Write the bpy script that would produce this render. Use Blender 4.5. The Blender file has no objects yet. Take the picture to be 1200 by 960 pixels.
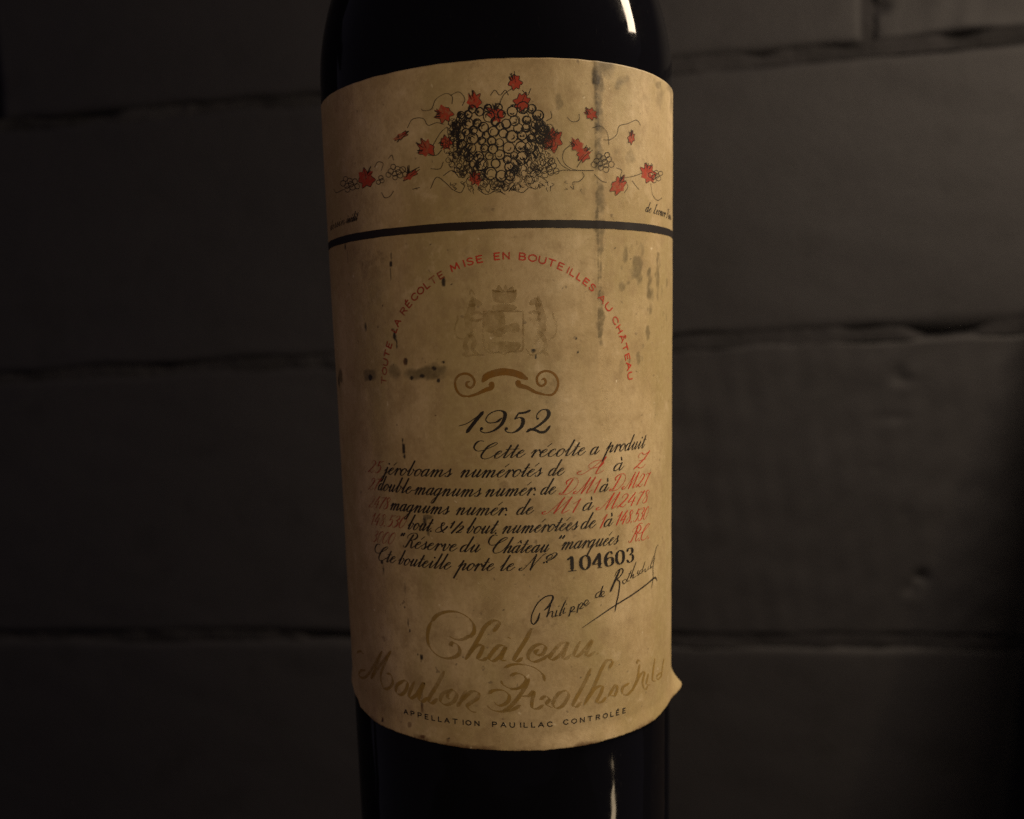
import bpy, math, random
import numpy as np
from mathutils import Vector, Matrix

random.seed(7)
rng = np.random.default_rng(11)
S = bpy.context.scene
COL = S.collection

# ------------------------------------------------------------------ camera
F, DIST, PITCH, ROLL = 1206.0, 0.2323, 0.0774, -0.0261      # pixels of the 1200 x 960 photograph, metres, radians
YAW = 8.0 / F
cam_d = bpy.data.cameras.new('camera')
cam = bpy.data.objects.new('camera', cam_d)
COL.objects.link(cam)
S.camera = cam
cam_d.sensor_width = 36.0
cam_d.lens = F / 1200 * 36
cam_d.clip_start, cam_d.clip_end = 0.01, 50
cam.location = (0, -DIST, 0)                                # eye level of the photographer is z = 0
fwd = Vector((math.sin(YAW) * math.cos(PITCH), math.cos(YAW) * math.cos(PITCH), -math.sin(PITCH)))
rgt = Vector((math.cos(YAW), -math.sin(YAW), 0))
upv = rgt.cross(fwd)
c_, s_ = math.cos(ROLL), math.sin(ROLL)
rgt2 = rgt * c_ + upv * s_                                   # the bottle's foot swings to the right of the picture
up2 = upv * c_ - rgt * s_
cam.matrix_world = Matrix(((rgt2.x, up2.x, -fwd.x, 0), (rgt2.y, up2.y, -fwd.y, -DIST), (rgt2.z, up2.z, -fwd.z, 0), (0, 0, 0, 1)))
cam_d.dof.use_dof = True
cam_d.dof.focus_distance = 0.198
cam_d.dof.aperture_fstop = 16

# ------------------------------------------------------------------ world and lamps
W = bpy.data.worlds.new('World')
S.world = W
W.use_nodes = True
W.node_tree.nodes['Background'].inputs[0].default_value = (0.82, 0.72, 1.0, 1)
W.node_tree.nodes['Background'].inputs[1].default_value = 0.058

LAMP = Vector((0.47, 0.05, 0.38))
def area(name, loc, target, sx, sy, power, col):
    d = bpy.data.lights.new(name, 'AREA')
    d.shape = 'RECTANGLE'; d.size = sx; d.size_y = sy
    d.energy = power; d.color = col
    o = bpy.data.objects.new(name, d); COL.objects.link(o)
    o.location = loc
    o.rotation_euler = (Vector(target) - Vector(loc)).to_track_quat('-Z', 'Y').to_euler()
    return o
area('high_lamp', LAMP, (0.02, 0.06, -0.06), 0.07, 0.32, 5.0, (1.0, 0.80, 0.58))
area('low_lamp', (0.50, -0.17, -0.40), (0.0, 0.0, -0.05), 0.045, 0.13, 0.36, (1.0, 0.76, 0.47)).data.shape = 'ELLIPSE'
area('front_fill', (0.17, -0.27, 0.0), (0.0, 0.0, -0.01), 0.07, 0.07, 0.34, (1.0, 0.77, 0.47))  # added fill beside the camera, brightens the middle of the label
area('side_fill', (-0.24, -0.36, 0.0), (0, 0, -0.01), 0.10, 0.10, 0.10, (1.0, 0.53, 0.20))  # added warm fill, lifts the dark left side of the label

vs = S.view_settings
vs.view_transform = 'Standard'; vs.look = 'None'; vs.exposure = 0.0; vs.gamma = 1.0; vs.use_curve_mapping = False
S.render.engine = 'CYCLES'
S.cycles.use_denoising = False
S.cycles.max_bounces = 8

# ------------------------------------------------------------------ photograph pixel -> ray -> surface
R0, TAPER = 0.0375, 0.4616
EYE = np.array([0, -DIST, 0.0])
RG, UP, FW = np.array(rgt2), np.array(up2), np.array(fwd)
def ray(px, py):
    d = FW * F + RG * (px - 600) - UP * (py - 480)
    return d / np.linalg.norm(d)
def on_bottle(px, py):
    """pixel -> (angle round the bottle, height) on the tapered glass wall"""
    o, d = EYE, ray(px, py)
    k = R0 * TAPER
    a = d[0]**2 + d[1]**2 - (k * d[2])**2
    b = 2 * (o[0]*d[0] + o[1]*d[1]) - 2 * k * d[2] * (R0 + k * o[2])
    c = o[0]**2 + o[1]**2 - (R0 + k * o[2])**2
    disc = max(b*b - 4*a*c, 0.0)
    t = (-b - math.sqrt(disc)) / (2*a)
    p = o + t * d
    return math.atan2(p[0], -p[1]), p[2]
def uv(px, py):
    f, z = on_bottle(px, py)
    return (f * R0, z)

WALL_YAW = math.radians(10.6)
W_T = np.array([math.cos(WALL_YAW), -math.sin(WALL_YAW), 0])       # along the wall, to the right
W_N = np.array([-math.sin(WALL_YAW), -math.cos(WALL_YAW), 0])      # out of the wall
W_O = EYE + np.array([0, 0.735, 0.0])
def on_wall(px, py):
    d = ray(px, py)
    t = np.dot(W_O - EYE, W_N) / np.dot(d, W_N)
    return EYE + t * d
def wall_sz(px, py):
    p = on_wall(px, py) - W_O
    return float(np.dot(p, W_T)), float(p[2])
def wall_xyz(s, z, out=0.0):
    return W_O + W_T * s + np.array([0, 0, z]) + W_N * out

# ------------------------------------------------------------------ small helpers
def link(o, parent=None):
    COL.objects.link(o)
    if parent is not None: o.parent = parent
    return o
def mesh_obj(name, verts, faces, m, parent=None, smooth=True):
    me = bpy.data.meshes.new(name)
    me.from_pydata([tuple(map(float, v)) for v in verts], [], [tuple(map(int, f)) for f in faces])
    me.materials.append(m)
    if smooth: me.polygons.foreach_set('use_smooth', [True] * len(me.polygons))
    me.update()
    return link(bpy.data.objects.new(name, me), parent)
def thing(o, label, cat, group=None):
    o['label'] = label; o['category'] = cat
    if group: o['group'] = group
    return o
def sm(a, b, x):
    t = np.clip((x - a) / (b - a), 0, 1)
    return t * t * (3 - 2 * t)
_ph = rng.uniform(0, 6.28, (64, 2)); _dr = rng.uniform(0, 6.28, 64)
def vnoise(x, y, k0, n=12, o=0):
    """smooth sum-of-sines noise, about -1..1"""
    r = 0
    for i in range(n):
        j = (i + o) % 64
        kk = k0 * (0.6 + 1.7 * i / n)
        r = r + np.sin(kk * (x * math.cos(_dr[j]) + y * math.sin(_dr[j])) + _ph[j, 0]) * np.cos(kk * 0.7 * (x * math.sin(_dr[j] * 2.1) - y * math.cos(_dr[j] * 1.7)) + _ph[j, 1])
    return r / math.sqrt(n) * 1.2

class NT:
    """tiny node-tree builder"""
    def __init__(s, name):
        s.m = bpy.data.materials.new(name); s.m.use_nodes = True
        s.t = s.m.node_tree; s.t.nodes.clear()
        s.out = s.n('ShaderNodeOutputMaterial')
    def n(s, typ, **kw):
        nd = s.t.nodes.new(typ)
        for k, v in kw.items(): setattr(nd, k, v)
        return nd
    def set(s, nd, **kw):
        for k, v in kw.items():
            i = nd.inputs[k.replace('_', ' ')]
            if hasattr(v, 'node'): s.t.links.new(v, i)
            else: i.default_value = v
        return nd
    def l(s, a, b): s.t.links.new(a, b)
    def coord(s, scale=(1, 1, 1), kind='Object'):
        c = s.n('ShaderNodeTexCoord'); mp = s.n('ShaderNodeMapping')
        s.l(c.outputs[kind], mp.inputs[0]); mp.inputs['Scale'].default_value = scale
        return mp.outputs[0]
    def noise(s, vec, scale, detail=4, rough=0.55):
        nd = s.n('ShaderNodeTexNoise'); s.l(vec, nd.inputs['Vector'])
        nd.inputs['Scale'].default_value = scale; nd.inputs['Detail'].default_value = detail; nd.inputs['Roughness'].default_value = rough
        return nd.outputs['Fac']
    def ramp(s, fac, stops):
        r = s.n('ShaderNodeValToRGB'); s.l(fac, r.inputs[0]); e = r.color_ramp.elements
        while len(e) < len(stops): e.new(0.5)
        for el, (p, c) in zip(e, stops):
            el.position = p; el.color = (c, c, c, 1) if isinstance(c, (int, float)) else (*c, 1)
        return r.outputs[0]
    def math(s, op, a, b=0.0):
        nd = s.n('ShaderNodeMath', operation=op)
        for i, v in enumerate((a, b)):
            if hasattr(v, 'node'): s.l(v, nd.inputs[i])
            else: nd.inputs[i].default_value = v
        return nd.outputs[0]
    def mix(s, fac, a, b, blend='MIX'):
        nd = s.n('ShaderNodeMix', data_type='RGBA', blend_type=blend)
        for i, v in ((0, fac), (6, a), (7, b)):
            if hasattr(v, 'node'): s.l(v, nd.inputs[i])
            elif i == 0: nd.inputs[0].default_value = v
            else: nd.inputs[i].default_value = (*v, 1)
        return nd.outputs[2]
    def bump(s, h, strength, dist):
        b = s.n('ShaderNodeBump'); s.l(h, b.inputs['Height'])
        b.inputs['Strength'].default_value = strength; b.inputs['Distance'].default_value = dist
        return b.outputs[0]
    def bsdf(s, **kw):
        b = s.n('ShaderNodeBsdfPrincipled')
        for k, v in kw.items():
            i = b.inputs[k.replace('_', ' ')]
            if hasattr(v, 'node'): s.l(v, i)
            elif isinstance(v, tuple) and len(v) == 3: i.default_value = (*v, 1)
            else: i.default_value = v
        s.l(b.outputs[0], s.out.inputs[0])
        return b

# ------------------------------------------------------------------ materials
def mat_wall():
    t = NT('painted_block')
    v = t.coord()
    big = t.noise(v, 3.5, 4); mid = t.noise(v, 26, 5); fine = t.noise(v, 420, 6, 0.7)
    col = t.mix(t.ramp(big, [(0.35, 0.0), (0.68, 1.0)]), (0.0205, 0.0194, 0.0212), (0.0258, 0.0244, 0.0265))
    col = t.mix(t.ramp(mid, [(0.30, 0.55), (0.46, 0.0)]), col, (0.0165, 0.0156, 0.0166))
    h = t.math('ADD', t.math('MULTIPLY', fine, 0.5), t.math('MULTIPLY', mid, 1.4))
    t.bsdf(Base_Color=col, Roughness=0.62, Specular_IOR_Level=0.3, Normal=t.bump(h, 0.55, 0.0012))
    return t.m
def mat_mortar():
    t = NT('painted_mortar')
    v = t.coord()
    n = t.noise(v, 90, 6, 0.7); g = t.noise(v, 15, 4)
    col = t.mix(t.ramp(g, [(0.38, 0.0), (0.55, 1.0)]), (0.0150, 0.0142, 0.0150), (0.0258, 0.0244, 0.0262))
    t.bsdf(Base_Color=col, Roughness=0.8, Specular_IOR_Level=0.2, Normal=t.bump(n, 0.8, 0.003))
    return t.m
def mat_glass():
    t = NT('dark_bottle_glass')
    v = t.coord(); vs_ = t.coord((1, 1, 0.25))
    sc = t.noise(vs_, 900, 4, 0.7); dust = t.noise(v, 160, 5, 0.7)
    rg = t.ramp(dust, [(0.40, 0.035), (0.72, 0.11)])
    col = t.mix(t.ramp(sc, [(0.66, 0.0), (0.80, 0.35)]), (0.0035, 0.0036, 0.0055), (0.03, 0.028, 0.03))
    wav = t.noise(v, 55, 2)
    t.bsdf(Base_Color=col, Roughness=rg, IOR=1.5, Specular_IOR_Level=0.085, Normal=t.bump(wav, 0.25, 0.0010))
    return t.m
def mat_foil():
    t = NT('lead_capsule'); v = t.coord()
    n = t.noise(v, 120, 5)
    t.bsdf(Base_Color=(0.10, 0.012, 0.012), Metallic=0.6, Roughness=0.45, Normal=t.bump(n, 0.3, 0.0006))
    return t.m
def mat_paper():
    t = NT('aged_label_paper')
    v = t.coord(); vv = t.coord((1, 1, 0.30))
    at = t.n('ShaderNodeAttribute', attribute_name='stain')
    sp = t.n('ShaderNodeSeparateColor'); t.l(at.outputs['Color'], sp.inputs[0])
    big = t.noise(v, 34, 5, 0.6); streak = t.noise(vv, 70, 5, 0.6); mott = t.noise(v, 210, 5, 0.65); fib = t.noise(v, 1700, 5, 0.7)
    col = t.mix(t.ramp(big, [(0.36, 0.0), (0.66, 1.0)]), (0.330, 0.244, 0.122), (0.470, 0.372, 0.222))
    col = t.mix(t.ramp(streak, [(0.40, 0.65), (0.58, 0.0)]), col, (0.285, 0.226, 0.100))
    col = t.mix(t.ramp(mott, [(0.32, 0.60), (0.50, 0.0)]), col, (0.26, 0.185, 0.095))
    col = t.mix(t.ramp(mott, [(0.58, 0.0), (0.74, 0.5)]), col, (0.54, 0.44, 0.29))
    brk = t.ramp(t.noise(v, 800, 6, 0.7), [(0.40, 1.0), (0.66, 0.45)])
    fine = t.noise(v, 1100, 5, 0.65)
    col = t.mix(t.ramp(fine, [(0.34, 0.28), (0.50, 0.0)]), col, (0.25, 0.175, 0.085))
    col = t.mix(t.ramp(fine, [(0.55, 0.0), (0.72, 0.20)]), col, (0.56, 0.46, 0.31))
    brk2 = t.ramp(t.noise(v, 1500, 5, 0.7), [(0.34, 0.7), (0.52, 1.0)])
    def gritty(ch, n, amp, lo, hi, top):                  # soft stain + grain -> ragged, speckled edge
        return t.ramp(t.math('ADD', ch, t.math('MULTIPLY', t.math('SUBTRACT', n, 0.5), amp)), [(lo, 0.0), (hi, top)])
    n8, n15 = t.noise(v, 850, 6, 0.72), t.noise(v, 1700, 5, 0.7)
    col = t.mix(gritty(sp.outputs[1], n8, 1.0, 0.16, 1.0, 0.85), col, (0.098, 0.076, 0.036))
    col = t.mix(gritty(sp.outputs[2], n8, 0.9, 0.22, 0.80, 1.0), col, (0.100, 0.052, 0.022))
    col = t.mix(gritty(sp.outputs[0], n15, 0.9, 0.18, 0.85, 0.97), col, (0.018, 0.014, 0.010))
    speck = t.ramp(t.noise(v, 620, 2, 0.5), [(0.24, 0.6), (0.29, 0.0)])
    col = t.mix(speck, col, (0.12, 0.085, 0.05))
    gloss_fleck = t.ramp(t.noise(v, 540, 2, 0.5), [(0.74, 0.0), (0.80, 0.7)])  # tiny gloss highlights put into the paper colour as pale flecks
    col = t.mix(gloss_fleck, col, (0.66, 0.58, 0.42))
    h = t.math('ADD', t.math('MULTIPLY', fib, 0.25), t.math('MULTIPLY', mott, 0.8))
    rg = t.ramp(mott, [(0.35, 0.62), (0.75, 0.42)])
    t.bsdf(Base_Color=col, Roughness=rg, Specular_IOR_Level=0.32, Normal=t.bump(h, 0.5, 0.00025))
    return t.m
def mat_ink(name, col, full, worn, scale=420, lo=0.38, hi=0.56, rough=0.6):
    """printed ink: coverage falls from full to worn where the noise says it rubbed off"""
    t = NT(name); v = t.coord()
    n = t.noise(v, scale, 5, 0.65); n2 = t.noise(v, 60, 4, 0.6)
    cov = t.ramp(t.math('ADD', t.math('MULTIPLY', n, 0.55), t.math('MULTIPLY', n2, 0.45)), [(lo, worn), (hi, full)])
    b = t.bsdf(Base_Color=col, Roughness=rough, Specular_IOR_Level=0.25)
    tr = t.n('ShaderNodeBsdfTransparent'); mx = t.n('ShaderNodeMixShader')
    t.l(cov, mx.inputs[0]); t.l(tr.outputs[0], mx.inputs[1]); t.l(b.outputs[0], mx.inputs[2])
    t.l(mx.outputs[0], t.out.inputs[0])
    return t.m
def mat_wood():
    t = NT('dark_wood'); v = t.coord((12, 12, 1))
    n = t.noise(v, 9, 5)
    t.bsdf(Base_Color=t.mix(n, (0.02, 0.013, 0.009), (0.05, 0.032, 0.02)), Roughness=0.6)
    return t.m
def mat_floor():
    t = NT('bare_concrete_floor'); v = t.coord()
    t.bsdf(Base_Color=t.mix(t.noise(v, 8, 6), (0.07, 0.066, 0.06), (0.12, 0.11, 0.10)), Roughness=0.85)
    return t.m
M_WALL, M_MORT, M_GLASS, M_FOIL, M_PAPER, M_WOOD, M_FLOOR = mat_wall(), mat_mortar(), mat_glass(), mat_foil(), mat_paper(), mat_wood(), mat_floor()
M_BLACK = mat_ink('black_ink', (0.010, 0.008, 0.009), 1.0, 0.80)
M_BAND = mat_ink('black_band_ink', (0.010, 0.007, 0.007), 1.0, 0.93)
M_FAINT = mat_ink('fine_black_ink', (0.016, 0.011, 0.010), 0.95, 0.45)
M_RED = mat_ink('red_ink', (0.42, 0.035, 0.018), 1.0, 0.55)
M_REDF_SHADE = mat_ink('faded_shaded_red_ink', (0.26, 0.03, 0.016), 0.85, 0.25)  # left-hand red: fading, plus the dim side's shade put into the colour
M_LEAF = mat_ink('red_leaf_ink', (0.36, 0.040, 0.020), 0.95, 0.45, 1600, 0.42, 0.56)
M_GOLD = mat_ink('worn_gold_ink', (0.270, 0.172, 0.045), 0.85, 0.25, 700, 0.40, 0.57)
M_CREST = mat_ink('rubbed_gold_ink', (0.21, 0.130, 0.030), 0.40, 0.03, 520, 0.40, 0.62)

# ------------------------------------------------------------------ the wall: blocks and mortar courses
FLOOR_Z = -1.02
def line_fit(pts):
    a = np.array([wall_sz(*p) for p in pts])
    k = np.polyfit(a[:, 0], a[:, 1], 1)
    return k                                              # z = k0*s + k1
J1 = line_fit([(50, 141), (200, 131), (370, 117), (790, 76), (980, 60), (1200, 40)])
J2 = line_fit([(120, 436), (225, 432), (370, 426), (790, 396), (980, 391), (1200, 386)])
J3 = line_fit([(115, 747), (260, 746), (400, 744), (880, 750), (1070, 752), (1120, 754)])
d12 = J1[1] - J2[1]; d23 = J2[1] - J3[1]
joints = [J1 + np.array([0, 0.2 * k]) for k in (4, 3, 2, 1)] + [J1, J2, J3] + [J3 - np.array([0, 0.2 * k]) for k in (1, 2, 3, 4)]
bot_k = 0.0
wall = bpy.data.objects.new('wall', None); link(wall)
wall['label'] = 'grey painted concrete block wall behind the bottle'; wall['category'] = 'wall'
wall.location = W_O
def wl(v): return np.asarray(v) - W_O
s_joint = wall_sz(1018, 20)[0]
GAP = 0.0054
PITS = [(*wall_sz(x, y), w, h, d) for x, y, w, h, d in [(1079, 676, .0035, .004, .006), (1068, 690, .004, .005, .003), (1074, 700, .006, .008, -.0012), (1052, 438, .004, .006, .0022), (1062, 446, .005, .003, .002), (1046, 490, .012, .003, .0012), (1030, 8, .006, .004, .004), (1060, 602, .003, .003, .001), (1024, 548, .0015, .0015, .002)]]
ROW_OFF = {3: s_joint, 0: wall_sz(540, 250)[0], 1: wall_sz(650, 560)[0], 2: wall_sz(540, 850)[0]}     # upright joints of each course
def hit(sl, sr, zl, zu): return any(sl < p[0] < sr and zl[0]*p[0] + zl[1] < p[1] < zu[0]*p[0] + zu[1] for p in PITS)
def block(sl, sr, zl, zu, seed, keep=False):
    """one block: zl, zu are (slope, offset) of its lower and upper joint line"""
    ns, nz = (220, 80) if hit(sl, sr, zl, zu) else (64, 36)
    def grade(n, e):                                      # denser towards the arrises
        t = np.linspace(0, 1, n); return 0.5 - 0.5 * np.cos(np.pi * t) if e else t
    S_ = grade(ns, 1) if not hit(sl, sr, zl, zu) else 0.35 * grade(ns, 1) + 0.65 * grade(ns, 0); Z_ = grade(nz, 1) if not hit(sl, sr, zl, zu) else 0.35 * grade(nz, 1) + 0.65 * grade(nz, 0)
    a, b = np.meshgrid(S_, Z_, indexing='ij')
    s = sl + GAP/2 + a * (sr - sl - GAP)
    lo = zl[0] * s + zl[1] + GAP/2; hi = zu[0] * s + zu[1] - GAP/2
    z = lo + b * (hi - lo)
    ds = np.minimum(s - sl, sr - s); dz = np.minimum(z - lo, hi - z)
    edge = np.minimum(ds - GAP/2, dz)
    rad = 0.0048 + 0.0018 * vnoise(s, z, 45, 8, seed)
    round_ = -np.clip(1 - edge / np.maximum(rad, 0.0015), 0, 1)**2 * 0.0042
    fillv = np.clip(1 - np.clip(ds - GAP/2, 0, 1) / 0.012, 0, 1)          # upright joints are painted almost flush
    if not keep: round_ = round_ * (1 - 0.85 * fillv * (dz > 0.004))
    out = round_ + 0.0010 * vnoise(s, z, 14, 8, seed + 5) + 0.0004 * vnoise(s, z, 120, 10, seed + 9)
    for (ps, pz, pw, ph, pd) in PITS:
        out = out - pd * np.exp(-((s - ps) / pw)**2 - ((z - pz) / ph)**2)
    # wavy arris: the painted edge wanders up and down a little
    wob = 0.0016 * vnoise(s, z * 0 + seed, 60, 8, seed) * np.clip(1 - dz / 0.012, 0, 1)
    z = z + wob
    P = W_T[None, None] * s[..., None] + np.array([0, 0, 1.0]) * z[..., None] + W_N * out[..., None]
    V = P.reshape(-1, 3); idx = np.arange(ns * nz).reshape(ns, nz)
    f = [(idx[i, j], idx[i+1, j], idx[i+1, j+1], idx[i, j+1]) for i in range(ns-1) for j in range(nz-1)]
    ring = list(idx[:, 0]) + list(idx[-1, 1:]) + list(idx[-2::-1, -1]) + list(idx[0, -2:0:-1])
    base = len(V); back = V[ring] - W_N * (0.06 + out.reshape(-1)[ring])[:, None]
    V = np.vstack([V, back]); n = len(ring)
    for k in range(n):
        f.append((ring[(k+1) % n], ring[k], base + k, base + (k+1) % n))
    f.append([base + k for k in range(n)])
    return mesh_obj('block', V, f, M_WALL, wall)
rows = list(zip(joints[1:], joints[:-1]))                 # (lower, upper) from the top down
BL = 0.64
for r, (lo, up) in enumerate(rows):
    # the row with the visible upright joint is the one just above J1 (index 3)
    off = ROW_OFF[r % 4]
    for k in range(-3, 3):
        sl = off + (k - 1) * BL
        if sl > 1.1 or sl + BL < -1.25: continue
        block(sl, sl + BL, lo, up, 3 * r + 7 * (k + 4), r == 3)
# mortar: one bed joint per course and one upright joint between two blocks
def mortar_strip(pa, pb, half, horizontal, seed, fill):
    n = 420 if horizontal else 70; m = 9
    t, w = np.meshgrid(np.linspace(0, 1, n), np.linspace(-1, 1, m), indexing='ij')
    x = pa[0] + (pb[0] - pa[0]) * t + (0 if horizontal else half) * w
    z = pa[1] + (pb[1] - pa[1]) * t + (half if horizontal else 0) * w
    dep = -0.0034 + fill + 0.0016 * vnoise(x, z, 38, 8, seed) + 0.0008 * vnoise(x, z, 170, 10, seed + 3)
    dep = dep - 0.008 * sm(0.6, 1.4, vnoise(x, z * 0.4, 48, 8, seed + 17) + (0.35 * w if horizontal else 0))   # unfilled hollows under the upper block
    dep = np.minimum(dep, -0.0004)
    V = (W_T * x[..., None] + np.array([0, 0, 1.0]) * z[..., None] + W_N * dep[..., None]).reshape(-1, 3)
    f = [(i*m + j, (i+1)*m + j, (i+1)*m + j + 1, i*m + j + 1) for i in range(n-1) for j in range(m-1)]
    return mesh_obj('mortar_joint', V, f, M_MORT, wall)
for i, J in enumerate(joints):
    mortar_strip((-1.15, J[0] * -1.15 + J[1]), (1.0, J[0] + J[1]), GAP * 0.95, True, 5 + 4 * i, 0.0020)
for r, (lo, up) in enumerate(rows):
    off = ROW_OFF[r % 4]
    for k in range(-3, 3):
        s = off + (k - 1) * BL
        if -1.1 < s < 0.95:
            mortar_strip((s, lo[0]*s + lo[1] + GAP/2), (s, up[0]*s + up[1] - GAP/2), GAP * 0.9, False, 9 * r + k + 4, 0.0012 if (r == 3 and abs(s - s_joint) < 0.1) else 0.0042)

# floor far below the picture
fl = mesh_obj('floor', [(-1.6, -1.8, FLOOR_Z), (1.6, -1.8, FLOOR_Z), (1.6, 0.9, FLOOR_Z), (-1.6, 0.9, FLOOR_Z)], [(0, 1, 2, 3)], M_FLOOR, smooth=False)
fl['kind'] = 'structure'

# unseen board added beyond the right border to shade the wall's lower corner
def box_from(p, e1, e2, e3):
    p, e1, e2, e3 = map(np.array, (p, e1, e2, e3))
    V = [p + e1*i + e2*j + e3*k for i in (0, 1) for j in (0, 1) for k in (0, 1)]
    return V, [(0, 1, 3, 2), (4, 6, 7, 5), (0, 4, 5, 1), (2, 3, 7, 6), (0, 2, 6, 4), (1, 5, 7, 3)]
Lp = np.array(LAMP)
def edge_pt(px, py, t):
    w = on_wall(px, py)
    return w + t * (Lp - w)
A_, B_ = edge_pt(1196, 470, 0.105), edge_pt(1084, 955, 0.235)
dirn = (B_ - A_) / (B_ - A_)[2]
foot = A_ + dirn * (FLOOR_Z - A_[2])
dist = float(np.dot(A_ - W_O, W_N)); dd = float(np.dot(dirn, W_N))
head = A_ + dirn * ((0.012 - dist) / dd)
V, f = box_from(foot, head - foot, W_T * 0.30, np.cross(W_T, (head - foot) / np.linalg.norm(head - foot)) * -0.014)
def to_px(p):
    d = np.asarray(p) - EYE; w = float(d @ FW)
    return 600 + F * float(d @ RG) / w, 480 - F * float(d @ UP) / w
if to_px(foot + (head - foot) * .7)[0] < 1215: raise ValueError('board in frame')
shade_board = mesh_obj('shade_board', V, f, M_WOOD, smooth=False)
thing(shade_board, 'added dark wooden panel out of view, casting the wall shadow', 'shade_board')

# ------------------------------------------------------------------ the bottle
BASE_Z = -0.119
bottle = bpy.data.objects.new('wine_bottle', None); link(bottle)
bottle.location = (0, 0, BASE_Z)
thing(bottle, 'old dark glass wine bottle with a stained cream paper label', 'bottle')
def lathe(name, prof, m, parent, n=192):
    V = []; f = []
    for r, z in prof:
        for k in range(n):
            a = 2 * math.pi * k / n
            V.append((r * math.sin(a), -r * math.cos(a), z - BASE_Z))
    for i in range(len(prof) - 1):
        for k in range(n):
            f.append((i*n + k, i*n + (k+1) % n, (i+1)*n + (k+1) % n, (i+1)*n + k))
    f.append(list(range(n))[::-1]); f.append([(len(prof)-1)*n + k for k in range(n)])
    return mesh_obj(name, V, f, m, parent)
def RB(z): return R0 * (1 + TAPER * z)
prof = [(0.004, BASE_Z + 0.022), (0.012, BASE_Z + 0.017), (0.020, BASE_Z + 0.009), (0.026, BASE_Z + 0.002), (0.0285, BASE_Z)]
for k in range(1, 9):
    a = k / 8 * math.pi / 2
    prof.append((0.0302 + (RB(BASE_Z + 0.006) - 0.0302) * math.sin(a), BASE_Z + 0.006 * (1 - math.cos(a))))
for z in np.linspace(BASE_Z + 0.012, 0.052, 34): prof.append((RB(z), z))
# shoulder: leaves the wall tangentially, rounds over, then sweeps into the neck
zs0, rs0 = 0.052, RB(0.052)
for dz in np.linspace(0.001, 0.043, 30): prof.append((rs0 + R0 * TAPER * dz * max(0, 1 - dz / 0.02) - 8.5 * dz * dz, zs0 + dz))
ra, za = prof[-1]
for t in np.linspace(0.08, 1, 14):
    h00, h10, h01 = 2*t**3 - 3*t**2 + 1, t**3 - 2*t**2 + t, -2*t**3 + 3*t**2
    prof.append((h00 * ra + h10 * 0.025 * -0.73 + h01 * 0.0150, za + 0.025 * t))
for z in np.linspace(0.125, 0.150, 5): prof.append((0.0150 - (z - 0.120) * 0.015, z))
prof.append((0.0142, 0.188)); prof.append((0.0, 0.188001))
body = lathe('glass_body', prof[:-1], M_GLASS, bottle)
cap = [(0.0149, 0.145), (0.0153, 0.146), (0.0150, 0.160), (0.0147, 0.176), (0.0156, 0.178), (0.0156, 0.186), (0.0152, 0.189), (0.013, 0.1902), (0.004, 0.1904)]
lathe('capsule', cap, M_FOIL, bottle, 96)

# ---- the paper label
TOPP = [(378, 120), (405.4, 102.5), (440.8, 90.1), (476.2, 81.6), (529.3, 72.7), (580, 68.3), (617.5, 67.5), (655, 68.6), (711.3, 74.1), (748.8, 82.1), (767.5, 89.1), (782.5, 98.4)]
BOTP = [(413.0, 797), (416.5, 804), (418.5, 813), (422, 819), (424.5, 828), (430, 834), (439.6, 843.2), (454, 851.5), (469.3, 858.1), (492, 865), (518.8, 870.9), (568.2, 877.9), (610, 878.5), (629.6, 878.3), (669.2, 874.9), (708.7, 866.4), (738.4, 857.1), (764.2, 844.2), (776, 831), (781, 824)]
tp = np.array([on_bottle(*p) for p in TOPP]); bp = np.array([on_bottle(*p) for p in BOTP])
kt = np.polyfit(tp[:, 0], tp[:, 1], 3)
PHI0, PHI1 = math.radians(-96), math.radians(88)
def z_top(f):
    g = np.clip(f, -1.30, 1.33)
    return np.polyval(kt, g) + 0.00004 * vnoise(f * R0, f * 0, 700, 8, 3)
def z_bot(f):
    z = np.interp(f, bp[:, 0], bp[:, 1])
    return z + 0.00007 * vnoise(f * R0, f * 0 + 1, 2600, 10, 21) + 0.00005 * vnoise(f * R0, f * 0, 500, 8, 33)
z_flap = on_bottle(785, 784)[1]
fS = on_bottle(699, 200)[0]
def disp(f, z):
    """how far the paper stands off the glass (metres)"""
    u = f * R0
    d = 0.00011 + 0.00005 * vnoise(u, z * 0.35, 210, 10, 2) + 0.00002 * vnoise(u, z, 800, 8, 40)
    d = d + 0.00012 * np.exp(-((f - fS) / 0.020)**2) * sm(-0.03, 0.02, z)          # the old upright crease
    zb = np.interp(f, bp[:, 0], bp[:, 1])
    d = d + 0.0024 * sm(math.radians(70), math.radians(90), f) * np.clip((z_flap - z) / 0.0058, 0, 1)**2.0   # lifted corner
    d = d + 0.00035 * sm(0.0035, 0.0, z - zb)
    return np.maximum(d, 0.00004)
def surf(f, z, off=0.0):
    r = R0 * (1 + TAPER * z) + disp(f, z) + off
    return np.stack([r * np.sin(f), -r * np.cos(f), z - BASE_Z], -1)
NF, NZ = 340, 560
ff = np.linspace(PHI0, PHI1, NF); tt = np.linspace(0, 1, NZ)
Fg, Tg = np.meshgrid(ff, tt, indexing='ij')
zb, zt = z_bot(Fg), z_top(Fg)
Zg = zb + Tg * (zt - zb)
P = surf(Fg, Zg)
idx = np.arange(NF * NZ).reshape(NF, NZ)
q = np.stack([idx[:-1, :-1], idx[1:, :-1], idx[1:, 1:], idx[:-1, 1:]], -1).reshape(-1, 4)
ring = np.concatenate([idx[:, 0], idx[-1, 1:], idx[-2::-1, -1], idx[0, -2:0:-1]])
Pr = P.reshape(-1, 3)
back = surf(Fg.reshape(-1)[ring], Zg.reshape(-1)[ring], -0.00022)
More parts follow.
